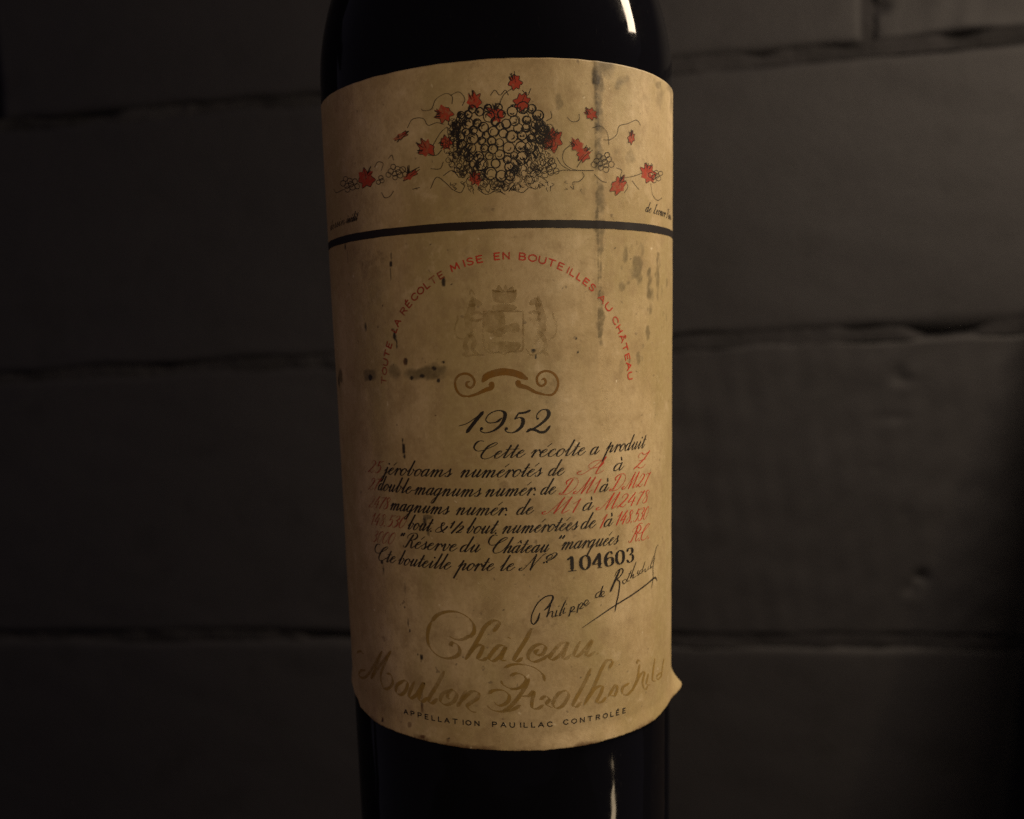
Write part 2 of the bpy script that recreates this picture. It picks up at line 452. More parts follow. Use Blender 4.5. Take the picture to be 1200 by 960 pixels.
rim = np.stack([np.roll(ring, -1), ring, len(Pr) + np.arange(len(ring)), len(Pr) + np.roll(np.arange(len(ring)), -1)], -1)
label = mesh_obj('paper_label', np.vstack([Pr, back]), np.vstack([q, rim]), M_PAPER, bottle)
label['label'] = 'yellowed cream paper label with stains, torn lower corners and faded print'
# stains, each with its own shape: R black mould, G grey-green dirt, B brown
Ug = Fg * R0
st = np.zeros((NF, NZ, 3))
nzf = vnoise(Ug, Zg, 900, 12, 6); nzm = vnoise(Ug, Zg, 330, 12, 14); nzs = vnoise(Ug * 1.6, Zg * 0.4, 420, 12, 27)
PXM = 0.000165                                           # metres per photograph pixel on the label's front
def blot(px, py, wx, wy, ch, a, rough=0.5, ang=0.0):
    u0, v0 = uv(px, py)
    x = (Ug - u0) / (wx * PXM); y = (Zg - v0) / (wy * PXM)
    ca, sa = math.cos(ang), math.sin(ang)
    x, y = x * ca + y * sa, -x * sa + y * ca
    r = np.sqrt(x*x + y*y) + rough * (0.6 * nzf + 0.5 * nzm)
    st[..., ch] = np.maximum(st[..., ch], a * sm(1.15, 0.35, r))
def streak(p0, p1, w, ch, a, rough=0.6):
    n = max(2, int(math.hypot(p1[0]-p0[0], p1[1]-p0[1]) / (w * 0.7)))
    for i in range(n + 1):
        t = i / n
        blot(p0[0] + (p1[0]-p0[0])*t, p0[1] + (p1[1]-p0[1])*t, w, w * 1.2, ch, a * random.uniform(0.45, 1.0), rough)
K, G, B = 0, 1, 2
streak((699, 70), (702, 150), 9, G, 1.0, .45); streak((701, 150), (704, 260), 7, G, 0.8, .5); streak((703, 270), (704, 400), 5.5, G, 0.75); streak((697, 85), (700, 150), 4, K, 0.5, 0.9); streak((696, 70), (702, 395), 2.2, G, 0.9, 0.6)
blot(702, 120, 5, 16, G, 0.9); blot(704, 312, 3.5, 14, G, 0.95); blot(702, 345, 3, 6, G, 0.9); blot(702, 236, 3.5, 9, G, 0.75)
st[..., G] = np.maximum(st[..., G], 0.85 * sm(uv(690, 200)[0], uv(702, 200)[0], Ug) * sm(-0.008, 0.0, Zg - z_top(Fg)) * sm(-0.3, 0.8, nzm))
for x, y, wx, wy, a in [(745, 318, 12, 20, .6), (733, 300, 5, 14, .55), (760, 345, 9, 26, .7), (751, 372, 12, 14, .6), (728, 335, 7, 10, .5), (770, 320, 5, 22, .55), (758, 388, 8, 14, .6),
                        (748, 420, 5, 7, .5), (752, 292, 6, 10, .4), (735, 180, 18, 12, .35), (655, 118, 6, 12, .5), (770, 100, 14, 8, .5), (728, 96, 12, 8, .6), (684, 225, 6, 12, .3)]:
    blot(x, y, wx, wy, G, a, 0.9)
for i in range(30):
    blot(random.uniform(725, 782), random.uniform(285, 430), random.uniform(2, 5), random.uniform(3, 10), G, random.uniform(.25, .6), 0.8)
for x, y, wx, wy, a in [(400, 440, 10, 9, .75), (434, 438, 16, 10, .7), (462, 436, 14, 10, .55), (492, 438, 26, 11, .75), (512, 438, 14, 12, .7), (398, 447, 5, 10, .8)]:
    blot(x, y, wx, wy, G, a, 0.6)
for x, y, wx, wy, a in [(434.5, 443, 3.4, 4.2, .85), (476, 423, 4.2, 6, .5), (482.5, 443, 3, 3.6, 1), (495, 441, 4, 3, .9), (509, 432, 3.5, 3, .9), (514, 446, 3.8, 4.5, .85), (520, 424, 3, 2.6, .85), (397, 446, 3, 6, .8),
                        (473, 525, 2.6, 9, 1), (472, 516, 1.6, 4, .8), (474, 535, 2, 4, .8), (498, 612, 4.5, 9, .6), (501, 606, 8, 3, .45), (502, 622, 2.5, 9, .45), (448, 659, 3, 3, .95), (450, 667, 3.4, 8, .5),
                        (475, 712, 1.7, 3, .8), (479, 728, 1.4, 9, .6), (480.5, 739, 1.4, 2.4, .9), (475, 690, 3.5, 14, .35), (494, 771, 3.2, 6, .9), (490, 767, 3, 2, .6), (454.5, 742, 1.7, 1.4, .9),
                        (458.5, 309, 2, 3.4, .9), (458.5, 300, 1.4, 6, .55), (458.5, 322, 1.4, 8, .5), (405, 289, 1.8, 5, .7), (408, 302, 1.5, 9, .4), (429, 382, 3.5, 7, .55), (463, 392, 2.2, 8, .8), (465, 404, 1.6, 7, .6), (461, 386, 4, 2, .6),
                        (520, 331, 2.4, 6, .7), (449, 358, 1.6, 1.6, .6), (625, 411, 2.4, 2, .95), (628, 418, 1.4, 3, .8), (674.5, 397, 1.9, 1.8, .85), (677, 413, 1.5, 1.5, .85), (683.5, 113, 1.7, 2, .85), (721, 285, 1, .9, .9), (720.5, 291, .9, .9, .8), (738.5, 303.5, 1, .9, .9),
                        (646, 301, 1.2, 1.2, .8), (703, 341, 2.3, 3, .9), (697, 305, 1.2, 5, .5), (427, 843, 1.6, 2, .7), (450, 844, 2.2, 3, .6), (437, 841, 2, 3, .6), (527, 864.5, 3, 1.8, .75), (442, 175, 1.3, 1.2, .8), (662, 252, 1, 1.2, .9), (610, 130, 1.2, 3, .3)]:
    blot(x, y, wx, wy, K, a, 0.45)
for x, y, wx, wy, a in [(475, 423, 5, 7, .95), (495.5, 862, 8.5, 6, 1.0), (495, 828, 2.6, 8, .85), (494, 812, 2.2, 14, .35), (450, 843, 3, 4, .8), (481, 848, 4, 5, .5), (526, 867, 5, 5, .5), (584, 562, 3, 2.4, .5), (592, 568, 8, 6, .3), (452, 748, 8, 6, .3), (560, 76, 14, 5, .25), (430, 300, 40, 14, .22), (545, 350, 8, 16, .2), (510, 470, 3, 20, .22), (480, 480, 4, 22, .18), (494, 775, 4, 7, .6)]:
    blot(x, y, wx, wy, B, a, 0.55)
for i in range(150):
    blot(random.uniform(395, 785), random.uniform(90, 860), random.uniform(.5, 1.3), random.uniform(.5, 1.4), random.choice([K, K, B]), random.uniform(.25, .8), 0.3)
for i in range(26):
    blot(random.uniform(395, 785), random.uniform(110, 850), random.uniform(6, 26), random.uniform(8, 40), random.choice([G, B]), random.uniform(.08, .22), 1.1)
edge = 0.55 * sm(0.0016, 0.0, Zg - zb) * sm(-0.6, 0.9, nzm)
st[..., B] = np.maximum(st[..., B], edge)
st[..., G] = np.maximum(st[..., G], 0.5 * sm(math.radians(71), math.radians(80), Fg) * sm(-0.9, 0.6, nzs) * sm(0.0, 0.02, Zg))
st = np.clip(st * np.array([1.35, 1.30, 1.25]), 0, 1)
ca = label.data.color_attributes.new('stain', 'FLOAT_COLOR', 'POINT')
full = np.ones((NF * NZ + len(ring), 4), np.float32); full[:NF*NZ, :3] = st.reshape(-1, 3); full[NF*NZ:, :3] = st.reshape(-1, 3)[ring]
ca.data.foreach_set('color', full.ravel())

# ------------------------------------------------------------------ print: pen strokes laid on the paper
def spline(p, sub=7):
    p = np.asarray(p, float)
    if len(p) < 3: return np.array([p[0] + (p[-1] - p[0]) * t for t in np.linspace(0, 1, sub + 1)])
    a = np.vstack([2*p[0] - p[1], p, 2*p[-1] - p[-2]]); out = []
    for i in range(1, len(a) - 2):
        for t in np.arange(sub) / sub:
            out.append(0.5 * (2*a[i] + (a[i+1]-a[i-1])*t + (2*a[i-1]-5*a[i]+4*a[i+1]-a[i+2])*t*t + (3*a[i]-a[i-1]-3*a[i+1]+a[i+2])*t**3))
    out.append(a[-2]); return np.array(out)
class Ink:
    def __init__(s): s.V = []; s.F = []; s.n = 0; s.k = 0
    def add(s, uvs, off): 
        f = uvs[:, 0] / R0
        s.V.append(surf(f, uvs[:, 1], off)); s.n += len(uvs)
    def stroke(s, pts, w):
        """pts: (u, v) in metres, w: full width per point"""
        pts = np.asarray(pts); w = np.broadcast_to(np.asarray(w, float), (len(pts),))
        d = np.gradient(pts, axis=0); d /= np.maximum(np.linalg.norm(d, axis=1, keepdims=True), 1e-12)
        nrm = np.stack([-d[:, 1], d[:, 0]], 1)
        b = s.n; s.k += 1; n = len(pts)
        off = 0.00004 + 0.000003 * (s.k % 6) + np.linspace(0, 0.00001, n)
        s.add(pts + nrm * w[:, None] / 2, off); s.add(pts - nrm * w[:, None] / 2, off)
        for i in range(n - 1): s.F.append((b+i, b+n+i, b+n+i+1, b+i+1))
        for e, sg in ((0, -1), (n - 1, 1)):               # rounded pen ends
            if w[e] > 0.00007:
                a0 = s.n; tip = pts[e] + d[e] * sg * w[e] * 0.42
                m1 = pts[e] + d[e]*sg*w[e]*0.3 + nrm[e]*w[e]*0.33; m2 = pts[e] + d[e]*sg*w[e]*0.3 - nrm[e]*w[e]*0.33
                s.add(np.array([m1, tip, m2]), np.full(3, off[e]))
                fc = (b+e, b+n+e, a0+2, a0+1, a0)
                s.F.append(fc if sg > 0 else fc[::-1])
    def poly(s, pts, centre=None):
        pts = np.asarray(pts); c = pts.mean(0) if centre is None else np.asarray(centre)
        b = s.n; s.k += 1; off = np.full(len(pts) + 1, 0.00003 + 0.000003 * (s.k % 6))
        s.add(np.vstack([c, pts]), off); n = len(pts)
        for i in range(n): s.F.append((b, b+1+i, b+1+(i+1) % n))
    def dot(s, c, r, n=10):
        a = np.linspace(0, 2*math.pi, n, endpoint=False)
        s.poly(np.stack([c[0] + r*np.cos(a), c[1] + r*np.sin(a)], 1))
    def build(s, name, m, desc=None):
        o = mesh_obj(name, np.vstack(s.V), s.F, m, label, smooth=True)
        # make every face look outwards
        o.data.update()
        if desc: o['label'] = desc
        return o

# ---- copperplate alphabet: upright strokes, x-height 1; '|' dots are (x, y, r)
ST = {
 'a': (1.05, [[(.62,.82),(.42,1),(.15,.8),(.06,.42),(.15,.08),(.32,0),(.5,.2),(.64,.62)], [(.67,1),(.64,.25),(.72,.02),(.85,.08),(1.05,.5)]]),
 'b': (.98, [[(0,.5),(.27,1.3)], [(.29,2.1),(.25,.3),(.35,.02),(.55,.1),(.70,.5),(.68,.85),(.58,.97)], [(.6,.95),(.75,.78),(.98,.72)]]),
 'c': (.85, [[(.58,.80),(.52,.98),(.40,1),(.18,.8),(.08,.45),(.18,.1),(.4,0),(.6,.12),(.85,.5)]]),
 'd': (1.05, [[(.62,.82),(.42,1),(.15,.8),(.06,.42),(.15,.08),(.32,0),(.5,.2),(.64,.62)], [(.69,2.1),(.64,.25),(.72,.02),(.85,.08),(1.05,.5)]]),
 'e': (.85, [[(0,.45),(.35,.58),(.56,.82),(.42,1),(.2,.82),(.09,.45),(.19,.1),(.4,0),(.6,.12),(.85,.5)]]),
 'g': (1.05, [[(.62,.82),(.42,1),(.15,.8),(.06,.42),(.15,.08),(.32,0),(.5,.2),(.64,.62)], [(.67,1),(.60,-.6),(.5,-1.02),(.32,-1.1),(.24,-.85),(.45,-.35),(.75,.05),(1.05,.5)]]),
 'h': (1.15, [[(0,.5),(.27,1.3)], [(.29,2.1),(.25,0)], [(.26,.15),(.42,.65),(.6,.97),(.75,.92),(.76,.6),(.74,.2),(.82,.0),(.95,.08),(1.15,.5)]]),
 'i': (.72, [[(0,.5),(.27,1)], [(.27,1),(.25,.25),(.33,.02),(.48,.08),(.72,.5)], [(.30,1.5),(.31,1.56)]]),
 'j': (.65, [[(0,.5),(.27,1)], [(.27,1),(.2,-.6),(.1,-1.02),(-.1,-1.1),(-.18,-.88),(.05,-.35),(.35,.1),(.65,.5)], [(.30,1.5),(.31,1.56)]]),
 'l': (.70, [[(0,.5),(.27,1.3)], [(.29,2.1),(.25,.25),(.33,.02),(.48,.08),(.70,.5)]]),
 'm': (1.7, [[(0,.5),(.12,.88),(.22,1),(.28,.85),(.26,0)], [(.27,.15),(.42,.68),(.58,.97),(.71,.92),(.73,.7),(.71,0)], [(.72,.15),(.88,.68),(1.05,.97),(1.2,.92),(1.22,.6),(1.2,.2),(1.28,0),(1.42,.08),(1.7,.5)]]),
 'n': (1.2, [[(0,.5),(.12,.88),(.22,1),(.28,.85),(.26,0)], [(.27,.15),(.42,.68),(.6,.97),(.74,.92),(.76,.6),(.74,.2),(.82,0),(.95,.08),(1.2,.5)]]),
 'o': (.88, [[(.4,1),(.16,.82),(.07,.45),(.17,.1),(.36,0),(.58,.18),(.68,.55),(.6,.88),(.4,1)], [(.6,.9),(.68,.74),(.88,.66)]]),
 'p': (1.18, [[(0,.5),(.27,1.25)], [(.27,1.35),(.25,-1.1)], [(.26,.15),(.42,.68),(.6,.97),(.74,.92),(.76,.6),(.74,.2),(.82,0),(.95,.08),(1.18,.5)]]),
 'q': (1.05, [[(.62,.82),(.42,1),(.15,.8),(.06,.42),(.15,.08),(.32,0),(.5,.2),(.64,.62)], [(.67,1),(.62,-1.1)], [(.63,-.3),(.8,.05),(1.05,.5)]]),
 'r': (.86, [[(0,.5),(.12,.88),(.22,1),(.28,.85),(.26,0)], [(.27,.15),(.40,.68),(.55,.98),(.66,.94)], [(.64,.92),(.70,.86)], [(.66,.92),(.86,.6)]]),
 's': (.78, [[(0,.4),(.25,.8),(.36,1.08)], [(.36,1.08),(.42,.75),(.54,.4),(.48,.08),(.28,0),(.14,.10),(.18,.2)], [(.32,0),(.55,.1),(.78,.5)]]),
 't': (.70, [[(0,.5),(.27,1.1)], [(.29,1.7),(.25,.25),(.33,.02),(.48,.08),(.70,.5)], [(.0,1.16),(.62,1.18)]]),
 'u': (1.18, [[(0,.5),(.27,1)], [(.27,1),(.24,.3),(.32,.03),(.46,.03),(.64,.38),(.76,.9)], [(.78,1),(.75,.25),(.83,.02),(.95,.08),(1.18,.5)]]),
 'v': (.95, [[(0,.5),(.12,.92),(.22,1),(.28,.8),(.30,.3),(.42,0),(.6,.15),(.74,.6),(.70,1),(.78,.84),(.95,.75)]]),
 '.': (.42, [[(.16,.02),(.18,.08)]]),
 '-': (.5, [[(.05,.5),(.45,.52)]]),
 ' ': (.55, []),
 '"': (.5, [[(.14,1.95),(.10,1.6)], [(.34,1.95),(.30,1.6)]]),
 '&': (1.35, [[(1.25,1.0),(1.1,.5),(.7,.05),(.3,0),(.1,.3),(.3,.75),(.7,1.15),(.75,1.5),(.55,1.6),(.45,1.35),(.6,.8),(.9,.25),(1.2,0)]]),
 '/': (.8, [[(.7,2.0),(.2,-.1)]]),
 '0': (1.0, [[(.5,1.75),(.2,1.45),(.08,.85),(.16,.25),(.42,0),(.7,.25),(.84,.9),(.76,1.5),(.5,1.75)]]),
 '1': (.72, [[(.05,1.15),(.28,1.45),(.42,1.72)], [(.43,1.75),(.38,0)]]),
 '2': (1.0, [[(.14,1.25),(.18,1.6),(.48,1.75),(.76,1.48),(.66,1.0),(.3,.4),(.04,.02)], [(.04,.02),(.25,.2),(.45,.05),(.72,0),(.9,.3)]]),
 '3': (.95, [[(.15,1.45),(.35,1.72),(.62,1.65),(.68,1.3),(.4,.98)], [(.4,.98),(.7,.8),(.74,.35),(.48,.02),(.2,.05),(.1,.3)]]),
 '4': (1.0, [[(.6,1.75),(.1,.55),(.5,.62),(.9,.55)], [(.72,1.1),(.62,0)]]),
 '5': (.95, [[(.35,1.7),(.28,1.0)], [(.28,1.0),(.5,1.12),(.74,.9),(.76,.4),(.5,.02),(.2,.05),(.1,.3)], [(.35,1.68),(.6,1.62),(.9,1.78)]]),
 '7': (.9, [[(.1,1.5),(.3,1.7),(.6,1.6),(.86,1.75)], [(.86,1.75),(.5,.9),(.34,0)]]),
 '8': (.95, [[(.72,1.5),(.48,1.75),(.26,1.5),(.4,1.1),(.66,.75),(.68,.25),(.42,0),(.14,.22),(.28,.7),(.62,1.1),(.76,1.45),(.72,1.5)]]),
 '9': (1.0, [[(.8,1.4),(.5,1.75),(.2,1.4),(.3,.95),(.55,.95),(.78,1.35)], [(.82,1.5),(.72,.6),(.42,.02),(.15,.12)]]),
 'C': (1.25, [[(-.66,2.36),(-1.1,2.42),(-1.36,2.1),(-1.3,1.5),(-.78,1.05),(-.14,1.15),(.54,1.62),(.86,1.98),(.6,2.12),(.12,1.7),(-.08,.9),(-.04,.3),(.35,-.04),(.9,.08),(1.25,.45)]]),
 'A': (1.9, [[(.1,.45),(-.1,.25),(0,.02),(.35,.05),(.8,.8),(1.25,1.75),(1.45,2.15)], [(1.45,2.15),(1.3,1.0),(1.25,.05),(1.45,0),(1.75,.35)], [(1.2,.85),(.65,.75),(.45,1.2),(.75,1.7),(1.2,1.75),(1.45,1.4),(1.3,.9)]]),
 'Z': (1.5, [[(.25,1.5),(.1,1.8),(.4,2.15),(.7,1.85),(1.1,1.95),(1.4,2.2)], [(1.4,2.2),(.9,1.1),(.1,.05)], [(.4,1.05),(1.2,1.15)], [(.1,.05),(.4,.25),(.8,0),(1.15,.05),(1.35,.4)]]),
 'D': (1.75, [[(.75,1.95),(.6,1.0),(.45,.15)], [(.45,.15),(.15,.2),(.1,0),(.4,-.02),(1.0,.05),(1.5,.7),(1.55,1.5),(1.1,2.1),(.5,2.1),(.15,1.7),(.3,1.35)]]),
 'M': (2.0, [[(.1,.35),(-.1,.2),(0,0),(.3,.1),(.65,.9),(1.0,2.1)], [(1.0,2.1),(.9,1.0),(.85,0)], [(.85,0),(1.2,1.0),(1.6,2.1)], [(1.6,2.1),(1.5,1.0),(1.45,.1),(1.6,0),(1.95,.4)]]),
 'N': (2.0, [[(.1,.35),(-.1,.2),(0,0),(.3,.1),(.65,1.1),(.85,2.1)], [(.85,2.1),(1.0,1.0),(1.15,0)], [(1.15,0),(1.3,1.0),(1.65,2.0),(1.9,2.15)]]),
 'R': (1.6, [[(.75,1.9),(.6,1.0),(.45,.1),(.15,.05),(.05,.3)], [(.2,1.35),(.1,1.7),(.45,2.1),(1.0,2.15),(1.35,1.75),(1.2,1.3),(.75,1.1)], [(.75,1.1),(1.0,.9),(1.1,.3),(1.3,0),(1.6,.4)]]),
 'L': (1.2, [[(.8,1.8),(.75,2.1),(.5,1.9),(.4,.9),(.2,.1)], [(.2,.1),(.5,.15),(.8,0),(1.15,.3)]]),
 'F': (1.3, [[(.75,1.9),(.6,1.0),(.4,.05),(.15,.1)], [(.15,1.7),(.4,2.1),(.9,1.95),(1.3,2.2)], [(.4,1.05),(1.0,1.1)]]),
 "'": (0, [[(.40,1.36),(.66,1.78)]]), '`': (0, [[(.34,1.78),(.52,1.38)]]), '^': (0, [[(.2,1.34),(.42,1.66)], [(.42,1.66),(.62,1.34)]]),
 'º': (.9, [[(.45,2.0),(.2,1.75),(.3,1.4),(.6,1.45),(.75,1.8),(.5,2.05)], [(.5,2.05),(.9,2.2),(1.15,1.95),(.9,1.4),(.35,1.1)], [(.2,.9),(.22,.95)], [(.5,.95),(.52,1.0)]]),
}
ACC = {'é': ('e', "'"), 'à': ('a', '`'), 'â': ('a', '^')}
def lay(text):
    x = 0; out = []
    for ch in text:
        base, acc = ACC.get(ch, (ch, None))
        adv, strokes = ST[base]
        for s in strokes: out.append([(a + x, b) for a, b in s])
        if acc:
            for s in ST[acc][1]: out.append([(a + x, b) for a, b in s])
        x += adv
    return out, x
def write(ink, text, p0, p1, xh, slant=0.62, thick=0.00034, hair=0.00013):
    a, b = np.array(uv(*p0)), np.array(uv(*p1))
    strokes, adv = lay(text)
    e = (b - a) / adv; n = np.array([0, 1.0])
    for s in strokes:
        s = spline(s, 6); d = np.gradient(s, axis=0); d /= np.maximum(np.linalg.norm(d, axis=1, keepdims=True), 1e-9)
        w = hair + (thick - hair) * np.clip(-d[:, 1] * 1.25 - 0.2, 0, 1) ** 1.3
        if len(s) == 7 and np.linalg.norm(s[-1] - s[0]) < 0.12: w[:] = thick * 1.05          # dots
        pts = a + s[:, :1] * e + (s[:, 1:] * xh) * (n + np.array([slant, 0]))
        ink.stroke(pts, w)
XH = 0.00142
def line(name, words, m, desc=None, **kw):
    k = Ink()
    for w in words:
        write(k, w[0], w[1], w[2], w[3] if len(w) > 3 else XH, **kw)
    return k.build(name, m, desc)
line('script_line', [('Cette', (563, 537.5), (613, 536)), ('récolte', (620, 535.8), (684, 533.2)), ('a', (690, 533), (700, 532)), ('produit', (708, 530.6), (754, 525))], M_BLACK)
line('script_line', [('jéroboams', (450, 555.5), (528, 558.8)), ('numérotés', (538, 559), (633, 558)), ('de', (641, 557.6), (659, 557)), ('à', (717, 552), (729, 550.5))], M_BLACK)
line('script_line', [('double-magnums', (443, 574), (562, 582)), ('numér.', (567, 582), (628, 579.7)), ('de', (632, 579.6), (649, 579)), ('à', (701, 576.8), (711, 575.5))], M_BLACK)
line('script_line', [('magnums', (457, 597), (525, 602.8)), ('numér.', (533, 603), (595, 603.6)), ('de', (604, 603.3), (623, 602.5)), ('à', (681, 598.7), (693, 597))], M_BLACK)
line('script_line', [('bout.', (477, 620), (507, 623)), ('&', (509, 623.3), (522, 623.9), XH * .85), ('1', (526, 618.5), (531, 618.5), XH * .5), ('/', (528, 624), (536, 624), XH * .75), ('2', (535, 624.2), (541, 624.2), XH * .55), ('bout.', (545, 624.8), (583, 625.2)), ('numérotées', (587, 625), (675, 620.5)), ('de', (679, 620), (696, 618.3)), ('à', (706, 617.5), (716, 616))], M_BLACK)
line('script_line', [('"', (464, 640), (470, 640)), ('Réserve', (472, 641), (534, 646)), ('du', (538, 646.5), (561, 647.2)), ('Château', (577, 647.8), (641, 647)), ('"', (646, 645), (655, 645)), ('marquées', (656, 644), (723, 637.2))], M_BLACK)
line('script_line', [('C', (444, 656.2), (452, 657.2)), ('te', (452, 658.5), (463, 660)), ('bouteille', (466, 661), (527, 667.2)), ('porte', (535, 668), (577, 668.8)), ('le', (584, 669), (601, 668.8)), ('Nº', (609, 668.5), (640, 667))], M_BLACK)
line('red_script', [('25', (432, 553), (446, 554.5))], M_REDF_SHADE, thick=0.00029, hair=0.00010)
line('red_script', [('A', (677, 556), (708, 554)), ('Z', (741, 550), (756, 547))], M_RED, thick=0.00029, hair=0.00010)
line('red_script', [('27', (432, 573.5), (443, 574.5))], M_REDF_SHADE, thick=0.00029, hair=0.00010)
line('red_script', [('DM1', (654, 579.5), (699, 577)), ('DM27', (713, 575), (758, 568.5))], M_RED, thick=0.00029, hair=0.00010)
line('red_script', [('2478', (432.5, 594), (455, 597))], M_REDF_SHADE, thick=0.00029, hair=0.00010)
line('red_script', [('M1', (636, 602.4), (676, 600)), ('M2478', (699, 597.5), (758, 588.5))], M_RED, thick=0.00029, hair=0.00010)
line('red_script', [('148.530', (434, 614), (474, 619))], M_REDF_SHADE, thick=0.00029, hair=0.00010)
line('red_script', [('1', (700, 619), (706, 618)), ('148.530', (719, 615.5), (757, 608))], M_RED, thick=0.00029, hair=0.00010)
line('red_script', [('3000', (436, 634.5), (461, 638))], M_REDF_SHADE, thick=0.00029, hair=0.00010)
line('red_script', [('R.C.', (735, 636), (760, 630.5))], M_RED, thick=0.00029, hair=0.00010)
line('caption', [('dessin', (388, 270.5), (405, 262.5), XH * .62), ('inédit', (406, 262), (419, 258.5), XH * .62)], M_FAINT, 'tiny script caption at the left end of the band', thick=0.00026, hair=0.00011)
line('caption', [('de', (755, 248), (762, 249.6), XH * .66), ('Leonor', (764.5, 250), (779, 254.6), XH * .66), ('Fini', (779.8, 255), (785.6, 258.5), XH * .66)], M_FAINT, 'tiny script caption at the right end of the band', thick=0.00028, hair=0.00012)

# ---- traced strokes: zoom-window coordinates -> photograph pixels -> label
def zoom(x0, y0, s): return lambda pts: [uv(x0 + a / s, y0 + b / s) for a, b in pts]
def pen(ink, pts, thick, hair, mode='script'):
    s = spline(pts, 7); d = np.gradient(s, axis=0); d /= np.maximum(np.linalg.norm(d, axis=1, keepdims=True), 1e-9)
    if mode == 'script': k = np.clip(-d[:, 1] * 1.2 - 0.15, 0, 1) ** 1.2
    elif mode == 'ronde': k = np.clip(np.abs(d @ np.array([0.52, 0.85])) * 1.25 - 0.3, 0, 1)
    elif mode == 'upright': k = np.clip(np.abs(d[:, 1]) * 1.25 - 0.3, 0, 1)
    else: k = np.ones(len(s))
    t = np.linspace(0, 1, len(s)); taper = np.minimum(1, np.minimum(t, 1 - t) * 9 + 0.45)
    ink.stroke(s, (hair + (thick - hair) * k) * taper)
# vintage year
k = Ink(); z = lambda p: [uv(*q) for q in p]
pen(k, z([(537.6, 499.3), (547, 496.5), (557, 490), (566, 482.7)]), .00016, .00016); pen(k, z([(566.5, 482.5), (557, 494), (547, 507)]), .00085, .0002)
for w_ in (z([(588, 490), (582, 494.5), (573, 495.5), (569.5, 491.5), (574, 485), (583, 481.2), (590, 482.5), (592, 487), (588, 497), (579, 504.5), (569, 507.3), (563.5, 505), (563.8, 501.5)]),): pen(k, w_, .00072, .0002)
k.dot(uv(564.6, 502.3), .00030)
pen(k, z([(608, 484), (603, 491.5)]), .0003, .0002); pen(k, z([(603, 491.5), (609, 489.3), (613, 492.5), (611, 500), (603.5, 506.2), (596, 507), (592, 504), (592.8, 501.2)]), .00075, .0002); k.dot(uv(593.6, 502.3), .00030)
pen(k, z([(607.5, 484.3), (612, 484), (617, 483), (621.5, 480.6)]), .0004, .0003, 'flat')
pen(k, z([(629, 491.6), (629, 486), (634, 480.8), (640, 480.3), (643, 484.5), (640, 491), (630, 499.5), (617, 506.4)]), .00075, .0002)
pen(k, z([(617, 506.3), (622, 503.2), (628, 504.4), (633, 506.6), (639, 505.6), (644.5, 499)]), .0005, .0002, 'flat'); k.dot(uv(630, 490.6), .00022)
k.build('vintage_year', M_BLACK, 'large black script numerals 1952')
# serial number
k = Ink()
DG = {'1': (1.0, [[(.12,.80),(.30,.90),(.46,1)], [(.50,1),(.50,.02)], [(.16,.0),(.86,.0)]]),
      '0': (1.0, [[(.5,1),(.2,.82),(.12,.5),(.2,.18),(.5,0),(.8,.18),(.88,.5),(.8,.82),(.5,1)]]),
      '4': (1.0, [[(.66,1),(.36,.62),(.06,.28)], [(.06,.28),(.95,.28)], [(.68,1),(.68,.02)], [(.45,.0),(.92,.0)]]),
      '6': (1.0, [[(.80,.84),(.66,.98),(.48,.99),(.22,.78),(.12,.42),(.24,.1),(.5,0),(.8,.12),(.86,.34),(.76,.54),(.52,.6),(.28,.5),(.16,.34)]]),
      '3': (1.0, [[(.16,.80),(.28,.96),(.5,1),(.74,.9),(.74,.66),(.44,.53)], [(.44,.53),(.78,.44),(.84,.2),(.64,.02),(.36,0),(.14,.18)]])}
a, b = np.array(uv(663, 669.6)), np.array(uv(743.5, 657))
for i, ch in enumerate('104603'):
    o_ = a + (b - a) * (i / 6); e = (b - a) / 6 * 0.90
    for s in DG[ch][1]:
        pts = [o_ + e * x + np.array([0.0, .00285 * y]) for x, y in s]
        pen(k, pts, .00078, .00018, 'upright')
k.dot(a + (b - a) / 6 * .90 * .22 + np.array([(b-a)[0]/6*5, .0022]), .00022)
k.build('serial_number', M_BLACK, 'bold black stamped serial number 104603')
